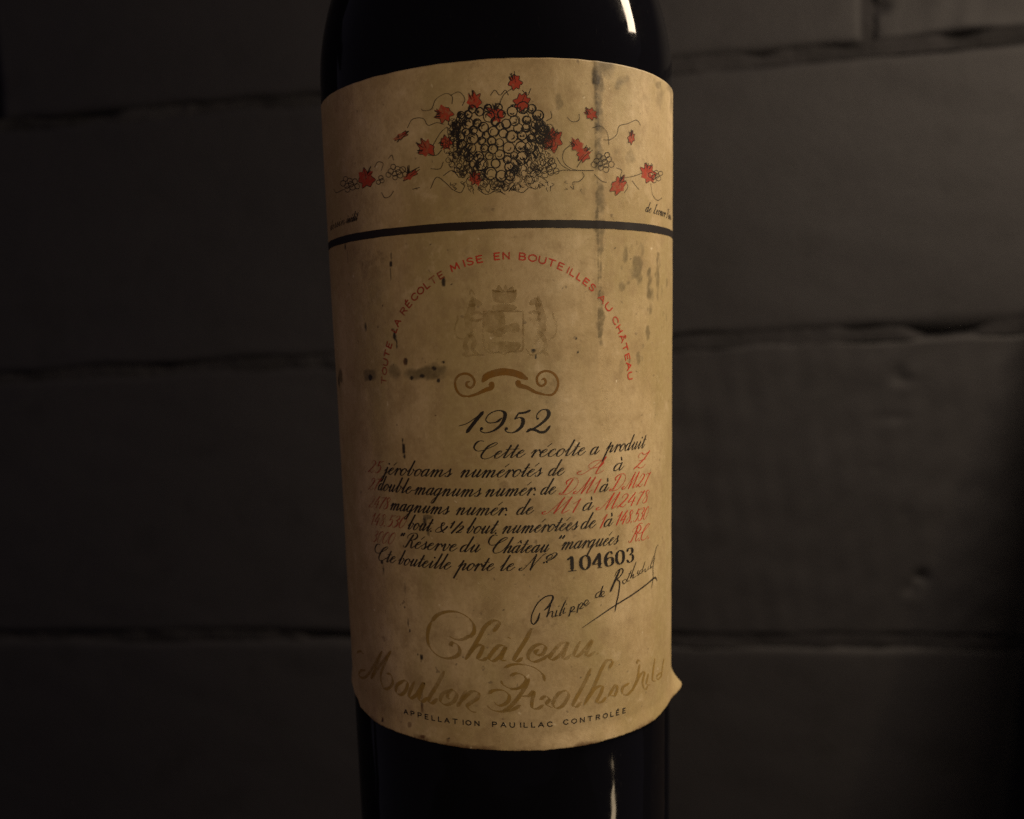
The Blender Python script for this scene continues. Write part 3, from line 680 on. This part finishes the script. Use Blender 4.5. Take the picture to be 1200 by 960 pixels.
# signature
k = Ink(); z = zoom(590, 630, 5.648)
for s, t in [([(240,500),(225,545),(200,573),(184,555),(190,505),(225,435),(275,392),(318,383),(325,405),(300,450),(270,480)], .00042), ([(312,438),(298,485),(285,527)], .0003), ([(287,522),(308,492),(324,490),(320,524),(345,515)], .00026), ([(353,478),(342,519),(358,511)], .00028), ([(364,452),(366,455)], .00028),
             ([(410,415),(386,470),(369,515),(382,508)], .00030), ([(404,463),(392,500),(412,492)], .00028), ([(414,438),(416,441)], .00028), ([(447,458),(440,490),(430,522)], .00028), ([(436,488),(456,456),(468,466),(448,490),(474,488)], .00026), ([(498,438),(492,465),(484,498)], .00028), ([(490,465),(512,432),(524,442),(502,470),(530,462)], .00026),
             ([(532,450),(560,424),(548,412),(532,436),(545,452),(570,428)], .00026), ([(640,352),(612,374),(610,396),(632,384),(656,318),(636,388),(652,384)], .00028), ([(650,380),(666,362),(655,354),(645,376),(656,392),(672,378)], .00026),
             ([(768,212),(735,285),(704,358)], .00052), ([(732,258),(750,222),(778,204),(788,222),(772,252),(750,276),(766,296),(758,370),(746,430),(735,488)], .00034), ([(804,274),(786,288),(794,306),(812,286),(804,274)], .00026), ([(842,215),(826,255),(814,286),(832,284)], .00026), ([(822,240),(846,232)], .00018),
             ([(872,160),(850,225),(836,270)], .00026), ([(838,264),(856,242),(852,266),(872,254)], .00024), ([(888,214),(880,234),(892,244),(876,252)], .00024), ([(908,208),(892,234),(912,234)], .00024), ([(932,158),(918,200),(910,232)], .00024), ([(914,226),(934,206),(930,226),(950,212)], .00022), ([(956,188),(950,210),(966,200)], .00022),
             ([(992,118),(974,165),(966,202),(980,192)], .00022), ([(1022,48),(1008,66),(992,140),(984,200),(986,260),(975,335)], .00022), ([(985,150),(968,185),(982,190),(1000,130)], .0002)]:
    pen(k, z(s), t, t * .55)
u_ = spline(z([(520,596),(600,541),(740,446),(900,341),(980,277),(1002,266),(1012,286)]), 8); k.stroke(u_, np.interp(np.linspace(0, 1, len(u_)), [0, .25, .8, 1], [.00008, .00026, .00042, .0002]))
k.build('signature', M_BLACK, 'slanting black handwritten signature with a long underline')
# red arch of capitals
CAP = {'T': [[(0,1),(.8,1)],[(.4,1),(.4,0)]], 'O': [[(.45,1),(.1,.8),(0,.5),(.1,.2),(.45,0),(.8,.2),(.9,.5),(.8,.8),(.45,1)]], 'U': [[(.05,1),(.05,.35),(.2,.05),(.42,0),(.65,.05),(.8,.35),(.8,1)]], 'E': [[(.1,1),(.1,0)],[(.1,1),(.7,1)],[(.1,.52),(.6,.52)],[(.1,0),(.7,0)]],
       'L': [[(.1,1),(.1,0)],[(.1,0),(.65,0)]], 'A': [[(0,0),(.43,1)],[(.43,1),(.86,0)],[(.17,.35),(.69,.35)]], 'R': [[(.1,1),(.1,0)],[(.1,1),(.55,1),(.75,.88),(.75,.65),(.55,.52),(.1,.52)],[(.45,.52),(.8,0)]], 'C': [[(.85,.82),(.62,.99),(.3,.95),(.08,.7),(.08,.3),(.3,.05),(.62,.01),(.85,.18)]],
       'M': [[(.02,0),(.12,1)],[(.12,1),(.48,.2)],[(.48,.2),(.84,1)],[(.84,1),(.95,0)]], 'I': [[(.35,1),(.35,0)]], 'S': [[(.7,.85),(.5,1),(.25,.97),(.12,.75),(.3,.56),(.55,.46),(.7,.25),(.55,.03),(.28,0),(.08,.16)]], 'N': [[(.08,0),(.08,1)],[(.08,1),(.8,0)],[(.8,0),(.8,1)]],
       'B': [[(.1,1),(.1,0)],[(.1,1),(.5,1),(.7,.88),(.68,.64),(.5,.53),(.1,.53)],[(.5,.53),(.76,.42),(.76,.14),(.55,0),(.1,0)]], 'H': [[(.08,1),(.08,0)],[(.8,1),(.8,0)],[(.08,.52),(.8,.52)]], 'P': [[(.1,1),(.1,0)],[(.1,1),(.55,1),(.75,.88),(.75,.62),(.55,.48),(.1,.48)]],
       'É': None, 'Â': None}
def cap(ch):
    if ch == 'É': return CAP['E'] + [[(.32,1.12),(.5,1.34)]]
    if ch == 'Â': return CAP['A'] + [[(.25,1.1),(.43,1.32)],[(.43,1.32),(.62,1.1)]]
    return CAP[ch]
CW = {'I': .55, 'M': 1.1, 'L': .85, 'E': .9, 'S': .92}
ARCH = [('TOUTE', (453, 450), (460.5, 401.5)), ('LA', (464.5, 391), (470.5, 375)), ('RÉCOLTE', (474, 370), (523, 324.5)), ('MISE', (530, 318.5), (568, 306.8)), ('EN', (579, 304.8), (598.8, 303.5)), ('BOUTEILLES', (607.5, 304.4), (695.5, 343)), ('AU', (700, 349.5), (714.5, 367)), ('CHÂTEAU', (716.5, 374), (735.8, 447))]
pts = np.array([uv(*p) for w in ARCH for p in w[1:]])
Am = np.c_[2*pts, np.ones(len(pts))]; sol = np.linalg.lstsq(Am, (pts**2).sum(1), rcond=None)[0]
cc = sol[:2]; rr = math.sqrt(sol[2] + cc @ cc)
def monoline(ink, s, w, sub=6): ink.stroke(spline(s, sub), w)
k = Ink(); kf = Ink(); LH = 0.00122
for wd, p0, p1 in ARCH:
    a0 = math.atan2(*(np.array(uv(*p0)) - cc)); a1 = math.atan2(*(np.array(uv(*p1)) - cc))
    r0 = np.linalg.norm(np.array(uv(*p0)) - cc); r1 = np.linalg.norm(np.array(uv(*p1)) - cc)
    tot = sum(CW.get(c, 1.0) for c in wd) - .12; x = 0
    for ch in wd:
        for s in cap(ch):
            q = []
            for X, Y in spline(s, 5) if len(s) > 2 else np.array([np.array(s[0]) + (np.array(s[1]) - np.array(s[0])) * t for t in (0, .33, .67, 1)]):
                t = (x + X * .86) / tot
                an = a0 + (a1 - a0) * t; ra = (r0 + (r1 - r0) * t) * .5 + rr * .5 + Y * LH
                q.append(cc + ra * np.array([math.sin(an), math.cos(an)]))
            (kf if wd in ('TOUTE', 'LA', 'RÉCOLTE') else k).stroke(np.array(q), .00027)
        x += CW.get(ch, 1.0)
k.build('arch_lettering', M_RED, 'red capitals curving over the crest'); kf.build('arch_lettering', M_REDF_SHADE, 'faded red capitals with shade put into the ink, at the left foot of the arch')
# appellation line
k = Ink()
for wd, p0, p1 in [('APPELLATION', (474.5, 835.8), (564.5, 850.6)), ('PAUILLAC', (576.8, 851.2), (649.3, 850.8)), ('CONTROLÉE', (660, 849), (734, 834.2))]:
    a, b = np.array(uv(*p0)), np.array(uv(*p1)); tot = sum(CW.get(c, 1.0) for c in wd) - .2; x = 0
    for ch in wd:
        for s in cap(ch):
            sp = spline(s, 5) if len(s) > 2 else np.array([np.array(s[0]) + (np.array(s[1]) - np.array(s[0])) * t for t in (0, .5, 1)])
            k.stroke(np.array([a + (b - a) * ((x + X * .66) / tot) + np.array([0, .00092 * Y]) for X, Y in sp]), .00021)
        x += CW.get(ch, 1.0)
k.build('appellation_line', M_BLACK, 'small widely spaced black capitals along the lower edge')
# gold name of the house, two lines
k = Ink(); G1, G2, G3, G4 = zoom(400, 650, 5.648), zoom(590, 630, 5.648), zoom(400, 770, 5.0526), zoom(590, 770, 5.0526)
TH, HR = .00088, .00018
for s in [[(600,440),(640,398),(700,377),(765,378),(815,398),(850,422)], [(850,422),(878,465),(880,510),(855,545)], [(720,540),(760,560),(810,558),(850,535)], [(600,440),(577,500),(575,570),(595,622),(640,666),(700,686),(755,676),(785,645),(775,600),(742,582),(725,597),(738,608)],
          [(1040,437),(1000,440),(950,480),(915,545),(870,620),(826,690)], [(1030,436),(1045,448),(1032,478),(1008,506)], [(842,662),(890,606),(936,600),(926,645),(905,688),(938,697),(965,682)], [(1085,604),(1045,602),(1005,640),(978,685),(1005,703),(1050,675),(1088,612),(1058,690),(1092,702)], [(1102,546),(1122,556)]]:
    pen(k, G1(s), TH, HR, 'ronde')
for s in [[(186,604),(140,690),(85,778),(70,812),(95,818),(125,796)], [(300,772),(258,802),(205,822),(170,806),(166,768),(200,722),(250,704),(278,726),(262,766),(225,778),(210,758),(232,742)], [(424,690),(380,700),(330,752),(304,796),(330,806),(382,766),(426,694),(392,788),(412,800),(445,776)], [(505,688),(466,768),(482,786),(522,758),(586,678),(546,768),(562,782),(606,754)], [(612,764),(628,766)]]:
    pen(k, G2(s), TH, HR, 'ronde')
k.build('gold_script', M_GOLD, 'upper line of large worn gold script')
k = Ink()
for s in [[(108,648),(130,638),(150,658)], [(162,766),(132,768),(120,798),(148,816),(182,790),(230,712),(272,640)], [(272,640),(236,730),(200,820)], [(200,820),(268,722),(332,640)], [(332,640),(282,740),(264,812),(285,882),(322,880),(346,840),(332,792),(304,786)]]:
    pen(k, G1(s), TH * .85, HR, 'ronde')
for s in [[(378,136),(336,165),(330,205),(358,222),(386,196),(396,152),(378,136)], [(436,145),(405,218),(416,242),(452,218),(492,152),(462,240),(484,262),(512,240)], [(612,84),(565,172),(520,250),(540,272),(572,246)], [(660,190),(604,216),(590,258),(620,281),(666,264),(686,222),(662,194),(635,212),(632,240),(648,246)],
          [(742,200),(720,240),(690,290)], [(700,272),(768,206),(812,210),(808,242),(770,268),(748,290),(772,320),(800,326)], [(945,140),(962,166),(1005,186),(1061,184)], [(870,216),(902,198),(955,196),(992,222),(990,258),(960,282),(928,285),(904,264)], [(862,284),(890,310),(940,322),(1010,312),(1061,285)]]:
    pen(k, G3(s), TH, HR, 'ronde')
for s in [[(5,62),(60,43),(130,46),(190,66),(232,102),(244,140)], [(40,110),(80,96),(120,110),(134,142),(100,180),(45,192)], [(152,130),(122,190),(72,260),(30,302),(0,316)], [(112,232),(150,228),(180,205),(168,270),(174,302),(204,304),(236,284)], [(350,200),(320,222),(292,272),(312,302),(352,284),(384,228),(372,200),(350,200)],
          [(216,250),(250,232),(270,250),(255,280),(290,300)], [(516,68),(470,168),(412,276),(430,292),(458,268)], [(640,14),(606,24),(572,84),(528,186),(478,278)], [(630,14),(642,30),(624,64)], [(488,262),(538,188),(582,170),(578,204),(550,264),(582,262),(606,236)], [(618,232),(662,164),(670,192),(656,226),(630,224)], [(742,154),(706,178),(704,214),(730,222),(764,188)],
          [(802,44),(790,122),(758,202)], [(768,182),(808,104),(832,90),(820,150),(834,190),(852,168)], [(786,36),(796,18),(808,26)], [(854,98),(844,156),(866,164)], [(892,8),(878,128),(900,142)], [(930,90),(906,110),(910,132),(936,104)], [(948,10),(938,60),(932,112)]]:
    pen(k, G4(s), TH, HR, 'ronde')
k.build('gold_script', M_GOLD, 'lower line of large worn gold script')
# crest: ribbon, shield, crown, supporters, all rubbed
Z5 = zoom(510, 310, 5.647)
k = Ink()
b_ = spline(Z5([(316,772),(345,738),(400,718),(460,710),(540,724),(606,756)]), 10); k.stroke(b_, np.interp(np.linspace(0, 1, len(b_)), [0, .12, .5, .88, 1], [.0006, .00125, .0014, .00125, .0006]))
for s, wa, wb in [([(374,790),(372,815),(330,832),(280,856),(222,874)], .0011, .0004), ([(548,780),(556,800),(610,816),(660,844),(722,862)], .0011, .0004)]:
    q_ = spline(Z5(s), 9); k.stroke(q_, np.linspace(wa, wb, len(q_)))
for s in [[(225,873),(175,866),(142,828),(134,775),(158,735),(205,722),(246,742),(262,780),(242,814),(214,806),(210,782),(230,774)], [(718,862),(770,862),(800,832),(812,782),(792,732),(746,706),(700,714),(674,746),(678,788),(705,804),(730,784),(722,758),(704,762)]]:
    pen(k, Z5(s), .00046, .00040, 'flat')
k.build('crest_ribbon', mat_ink('gold_ribbon_ink', (0.20, 0.095, 0.012), 0.92, 0.50, 600), 'gold scrolled ribbon under the crest')
k = Ink()
def blob(pts): 
    p = spline(list(Z5(pts)) + [Z5(pts)[0]], 5)[:-1]; k.poly(p)
blob([(375,165),(395,185),(420,135),(445,178),(465,130),(485,178),(515,140),(525,185),(540,168),(528,240),(455,258),(388,242)])          # crown
blob([(380,270),(455,262),(535,272),(530,300),(455,312),(385,300)])
for pts in ([(325,320),(450,315),(450,440),(330,440)], [(380,440),(480,400),(540,385),(560,430),(530,455),(480,445),(430,480),(390,475)], [(345,520),(450,510),(560,520),(545,570),(455,585),(360,575)]):
    blob(pts)
def limb(pts, w0, w1):
    q_ = spline(Z5(pts), 7); t_ = np.linspace(0, 1, len(q_))
    k.stroke(q_, (w0 + (w1 - w0) * t_ + (max(w0, w1) * 0.35) * np.sin(np.pi * t_)) * (1 + 0.15 * np.sin(t_ * 17)))
for mx_ in (0, 1):                                        # two rampant supporters, left and right
    X = (lambda p: [(930 - a_, b2 - 4) for a_, b2 in p]) if mx_ else (lambda p: p)
    limb(X([(300,262),(262,250),(238,268)]), .0008, .0012); limb(X([(250,215),(246,245)]), .0003, .0006)          # head, ear
    limb(X([(250,270),(228,330),(222,400),(232,470)]), .0011, .0013)                                            # body
    limb(X([(240,330),(280,318),(312,330)]), .0005, .0003); limb(X([(236,370),(280,372),(310,360)]), .0005, .0003)   # forelegs
    limb(X([(232,460),(262,510),(248,560),(285,592)]), .0008, .0004); limb(X([(222,470),(200,530),(212,580),(182,600)]), .0008, .0004)   # hind legs
for s in [[(320,310),(582,312)], [(320,310),(318,480),(330,560),(360,584),(420,582),(455,596),(490,580),(545,578),(578,560),(582,480),(582,312)], [(150,335),(150,370),(132,420),(146,478),(192,496)], [(778,318),(782,350),(802,400),(792,470),(752,502)], [(200,610),(250,600),(330,600)], [(600,560),(640,600),(720,570)], [(230,200),(240,170),(262,200)]]:
    pen(k, Z5(s), .00034, .00028, 'flat')
k.build('crest', M_CREST, 'rubbed gold coat of arms with crown, shield and two supporters')
# heavy rule across the label
BL_ = [(384.2, 285.5), (440.8, 270.5), (511.6, 262.5), (580, 259.1), (653.3, 257.2), (708.3, 258.1), (745, 261.3), (772.5, 265.5), (787, 271.3)]
bpnt = np.array([on_bottle(*p) for p in BL_]); kb = np.polyfit(bpnt[:, 0], bpnt[:, 1], 2)
fa = np.linspace(PHI0 + .004, PHI1 - .004, 420); k = Ink()
zc = np.polyval(kb, np.clip(fa, -1.35, 1.35)) - 0.00078
k.stroke(np.stack([fa * R0, zc + 0.00002 * vnoise(fa * R0, fa * 0, 900, 8, 4)], 1), 0.00152 + 0.00005 * vnoise(fa * R0, fa * 0, 2200, 10, 50))
k.build('black_rule', M_BAND, 'heavy black rule across the label')

# ---- vine drawing: a plain bunch of grapes with red leaves and tendrils
def leaf(ink, out, px, py, size, ang, sx=1.0):
    lob = [(0, 1.15), (.30, .68), (.80, .72), (.66, .22), (.95, -.22), (.58, -.42), (.32, -.92), (-.05, -.62), (-.55, -.82), (-.58, -.34), (-1.0, -.10), (-.66, .30), (-.68, .80), (-.26, .66)]
    ca, sa = math.cos(ang), math.sin(ang); P_ = []
    size *= 1.22
    for x, y in lob:
        x = x * sx * random.uniform(.8, 1.12); y = y * random.uniform(.82, 1.1)
        P_.append(uv(px + size * (x*ca - y*sa), py - size * (x*sa + y*ca)))
    ink.poly(P_, uv(px, py))
    for i in range(0, len(P_), 2):
        if random.random() < .7:
            out.stroke(spline([P_[i-1], P_[i], P_[(i+1) % len(P_)]], 4), .00013)
    out.stroke(spline([uv(px, py), P_[0]], 4), .00010)
    a0 = random.uniform(2.5, 5.5)                         # ink-shaded underside of the leaf
    for h in range(7):
        a1 = a0 + random.uniform(-.5, .5); r0_, r1_ = size * random.uniform(.3, .6), size * random.uniform(.8, 1.25)
        out.stroke(spline([uv(px + r0_ * sx * math.cos(a1), py + r0_ * math.sin(a1)), uv(px + r1_ * sx * math.cos(a1 + .2), py + r1_ * math.sin(a1 + .2))], 4), .00013)
def ring_(ink, px, py, r, w, a0=0, a1=2*math.pi, n=9):
    a = np.linspace(a0, a1, n) ; j = r * random.uniform(.9, 1.1)
    ink.stroke(spline([uv(px + j*math.cos(t), py + j*1.02*math.sin(t)) for t in a], 3), w)
lf, ln, dk = Ink(), Ink(), Ink()
for a in [(604,97,8.5,.2,.8),(556,119,9.5,.1,.85),(611,121,9.5,-.4,.9),(582,135,9.5,.9,.9),(521,134,9,1.2,1),(470,160,9,-1.0,.35),(500,174,10,.5,.9),(523,168,8,.2,.8),(646,165,12,-.1,.9),(676,171,8,.6,.8),(684,181,8,2.4,.9),(692,134,7,.7,.8),(739,162,6.5,-.2,.55),(430,210,10.5,.2,.9),(481,206,10,-1.0,.35),(724,218,10,-.5,.8),(759,204,10.5,.3,.75),(557,210,7.5,.1,1)]:
    leaf(lf, ln, *a)
# large bunch: rows of berries, shaded by pen hatching
berries = []
def half_w(y): return 54 * (1 - max(0.0, (y - 150) / 66) ** 1.6) if y > 150 else 40 + (y - 124) * 0.55
for i in range(2600):
    y = random.uniform(126, 210); x = 585 + random.uniform(-1, 1) * half_w(y); r_ = random.uniform(4.2, 7.2)
    if all(math.hypot(x - a_, y - b2) > (r_ + c2) * 0.82 for a_, b2, c2 in berries): berries.append((x, y, r_))
for x, y, r_ in berries:
    for h in range(2): ring_(dk, x + random.uniform(-.5, .5), y + random.uniform(-.5, .5), r_, .00015, random.uniform(0, 2), random.uniform(6.6, 8.6))
    dark = min(1.0, abs(x - 586) / 40) ** 1.3
    for h in range(int(1 + 8 * dark)):                    # hatch each berry, heavier towards the flanks
        t0 = random.uniform(1.6, 3.6) if x < 586 else random.uniform(-.8, 1.4)
        ring_(dk, x + random.uniform(-1, 1), y + random.uniform(-1, 1), r_ * random.uniform(.2, .9), .00014, t0, t0 + random.uniform(1.2, 2.6), 5)
for sx_, n in ((-1, 95), (1, 120)):                       # dense pen shading on both flanks
    for i in range(n):
        y = random.uniform(132, 200); x = 585 + sx_ * (half_w(y) - random.uniform(-4, 15)); l = random.uniform(5, 11)
        dk.stroke(spline([uv(x, y), uv(x + sx_ * l * .35, y + l * .5), uv(x + sx_ * l * .2, y + l)], 4), .00013)
for i in range(210):                                      # loose pen scribble round the bunch
    a = random.uniform(-.5, 3.64); q0 = random.uniform(.92, 1.2)
    x, y = 585 + 54 * q0 * math.cos(a), 168 + 46 * q0 * math.sin(a)
    ring_(ln, x, y, random.uniform(1.5, 5), .00010, random.uniform(0, 6), random.uniform(6.5, 10), 7)
for cx_, cy_, n, r in [(641,198,11,3.4),(706,190,12,3.2),(466,202,10,3.0),(410,216,9,3.0),(546,196,10,3.2),(768,206,7,2.6),(447,212,3,2.6)]:
    for i in range(n):
        a = i * 2.4; q_ = math.sqrt(i + .3) * r * 1.15
        ring_(ln, cx_ + q_ * math.cos(a), cy_ + q_ * .75 * math.sin(a), r, .00014)
for s in [[(494,128),(497,130),(506,128),(511,117),(522,110),(530,113),(530,122)],[(528,112),(538,108),(545,116),(542,124)],[(478,150),(484,140),(496,139),(502,147),(512,144),(520,146)],[(470,165),(478,155)],[(508,170),(515,158),(520,152)],[(502,182),(512,182),(518,176)],[(505,198),(516,198),(520,190)],
          [(707,164),(714,164),(722,158),(725,148),(735,145),(745,141),(750,147)],[(694,150),(703,148),(711,156),(713,170)],[(667,171),(660,178),(660,190),(672,199),(695,200)],[(645,204),(658,200),(672,200),(695,200)],[(652,185),(658,194),(668,200)],[(676,196),(684,184),(694,176)],[(668,219),(672,222),(671,214),(678,213),(684,207),(682,202)],[(696,205),(704,212),(710,214)],
          [(722,197),(728,200),(727,208),(740,207),(752,203)],[(740,212),(746,220),(748,222)],[(728,208),(735,218),(731,226)],[(762,215),(764,228),(770,235),(775,232)],[(505,221),(512,208),(522,214),(530,222)],[(530,222),(540,226),(545,218)],[(470,196),(478,202),(492,196)],[(404,222),(395,226),(392,222)],[(448,226),(452,232),(458,230),(462,224)],[(484,222),(492,220)],
          [(560,222),(570,228),(582,224),(592,228)],[(600,222),(612,226),(620,220),(628,222),(632,216)],[(612,106),(618,112),(622,104)],[(575,112),(580,106),(586,112),(592,106),(596,112)],[(640,142),(646,138),(645,131)],[(664,138),(670,143),(678,141),(678,134)],[(520,206),(530,200),(538,208)],[(630,206),(640,212),(642,218)],[(583,128),(590,112),(600,104)],[(440,196),(444,190),(450,192),(448,200)],[(456,186),(460,182),(462,188)]]:
    ln.stroke(spline([uv(*p) for p in s], 6), .00013)
for i in range(60):
    x = random.gauss(585, 34); y = random.uniform(212, 222)
    ln.stroke(spline([uv(x, y), uv(x + random.uniform(-3, 3), y + random.uniform(1, 4)), uv(x + random.uniform(-4, 6), y + random.uniform(0, 6))], 4), .00010)
lf.build('vine_leaves', M_LEAF, 'red vine leaves scattered through the pen drawing')
dk.build('grape_drawing', M_BLACK, 'dense black pen drawing of a bunch of grapes')
ln.build('vine_tendrils', M_FAINT, 'thin black pen tendrils and small berries')

# stand the bottle is set on, below the picture
stand = bpy.data.objects.new('stand', None); link(stand); stand.location = (0, 0, FLOOR_Z)
thing(stand, 'slim dark turned wooden stand under the bottle', 'stand')
def lathe0(name, prof, n=48):
    V = []; f = []
    for r, z in prof:
        for k_ in range(n): V.append((r * math.sin(2*math.pi*k_/n), r * math.cos(2*math.pi*k_/n), z))
    for i in range(len(prof) - 1):
        for k_ in range(n): f.append((i*n + (k_+1) % n, i*n + k_, (i+1)*n + k_, (i+1)*n + (k_+1) % n))
    f.append(list(range(n))); f.append([(len(prof)-1)*n + k_ for k_ in range(n)][::-1])
    return mesh_obj(name, V, f, M_WOOD, stand)
HS = BASE_Z - FLOOR_Z
lathe0('top', [(0.020, HS - 0.03), (0.031, HS - 0.012), (0.033, HS - 0.004), (0.032, HS)])
lathe0('post', [(0.016, 0.02), (0.013, 0.2), (0.015, 0.5), (0.013, HS - 0.1), (0.018, HS - 0.03)])
lathe0('foot', [(0.14, 0.0), (0.14, 0.012), (0.05, 0.03), (0.016, 0.05)])
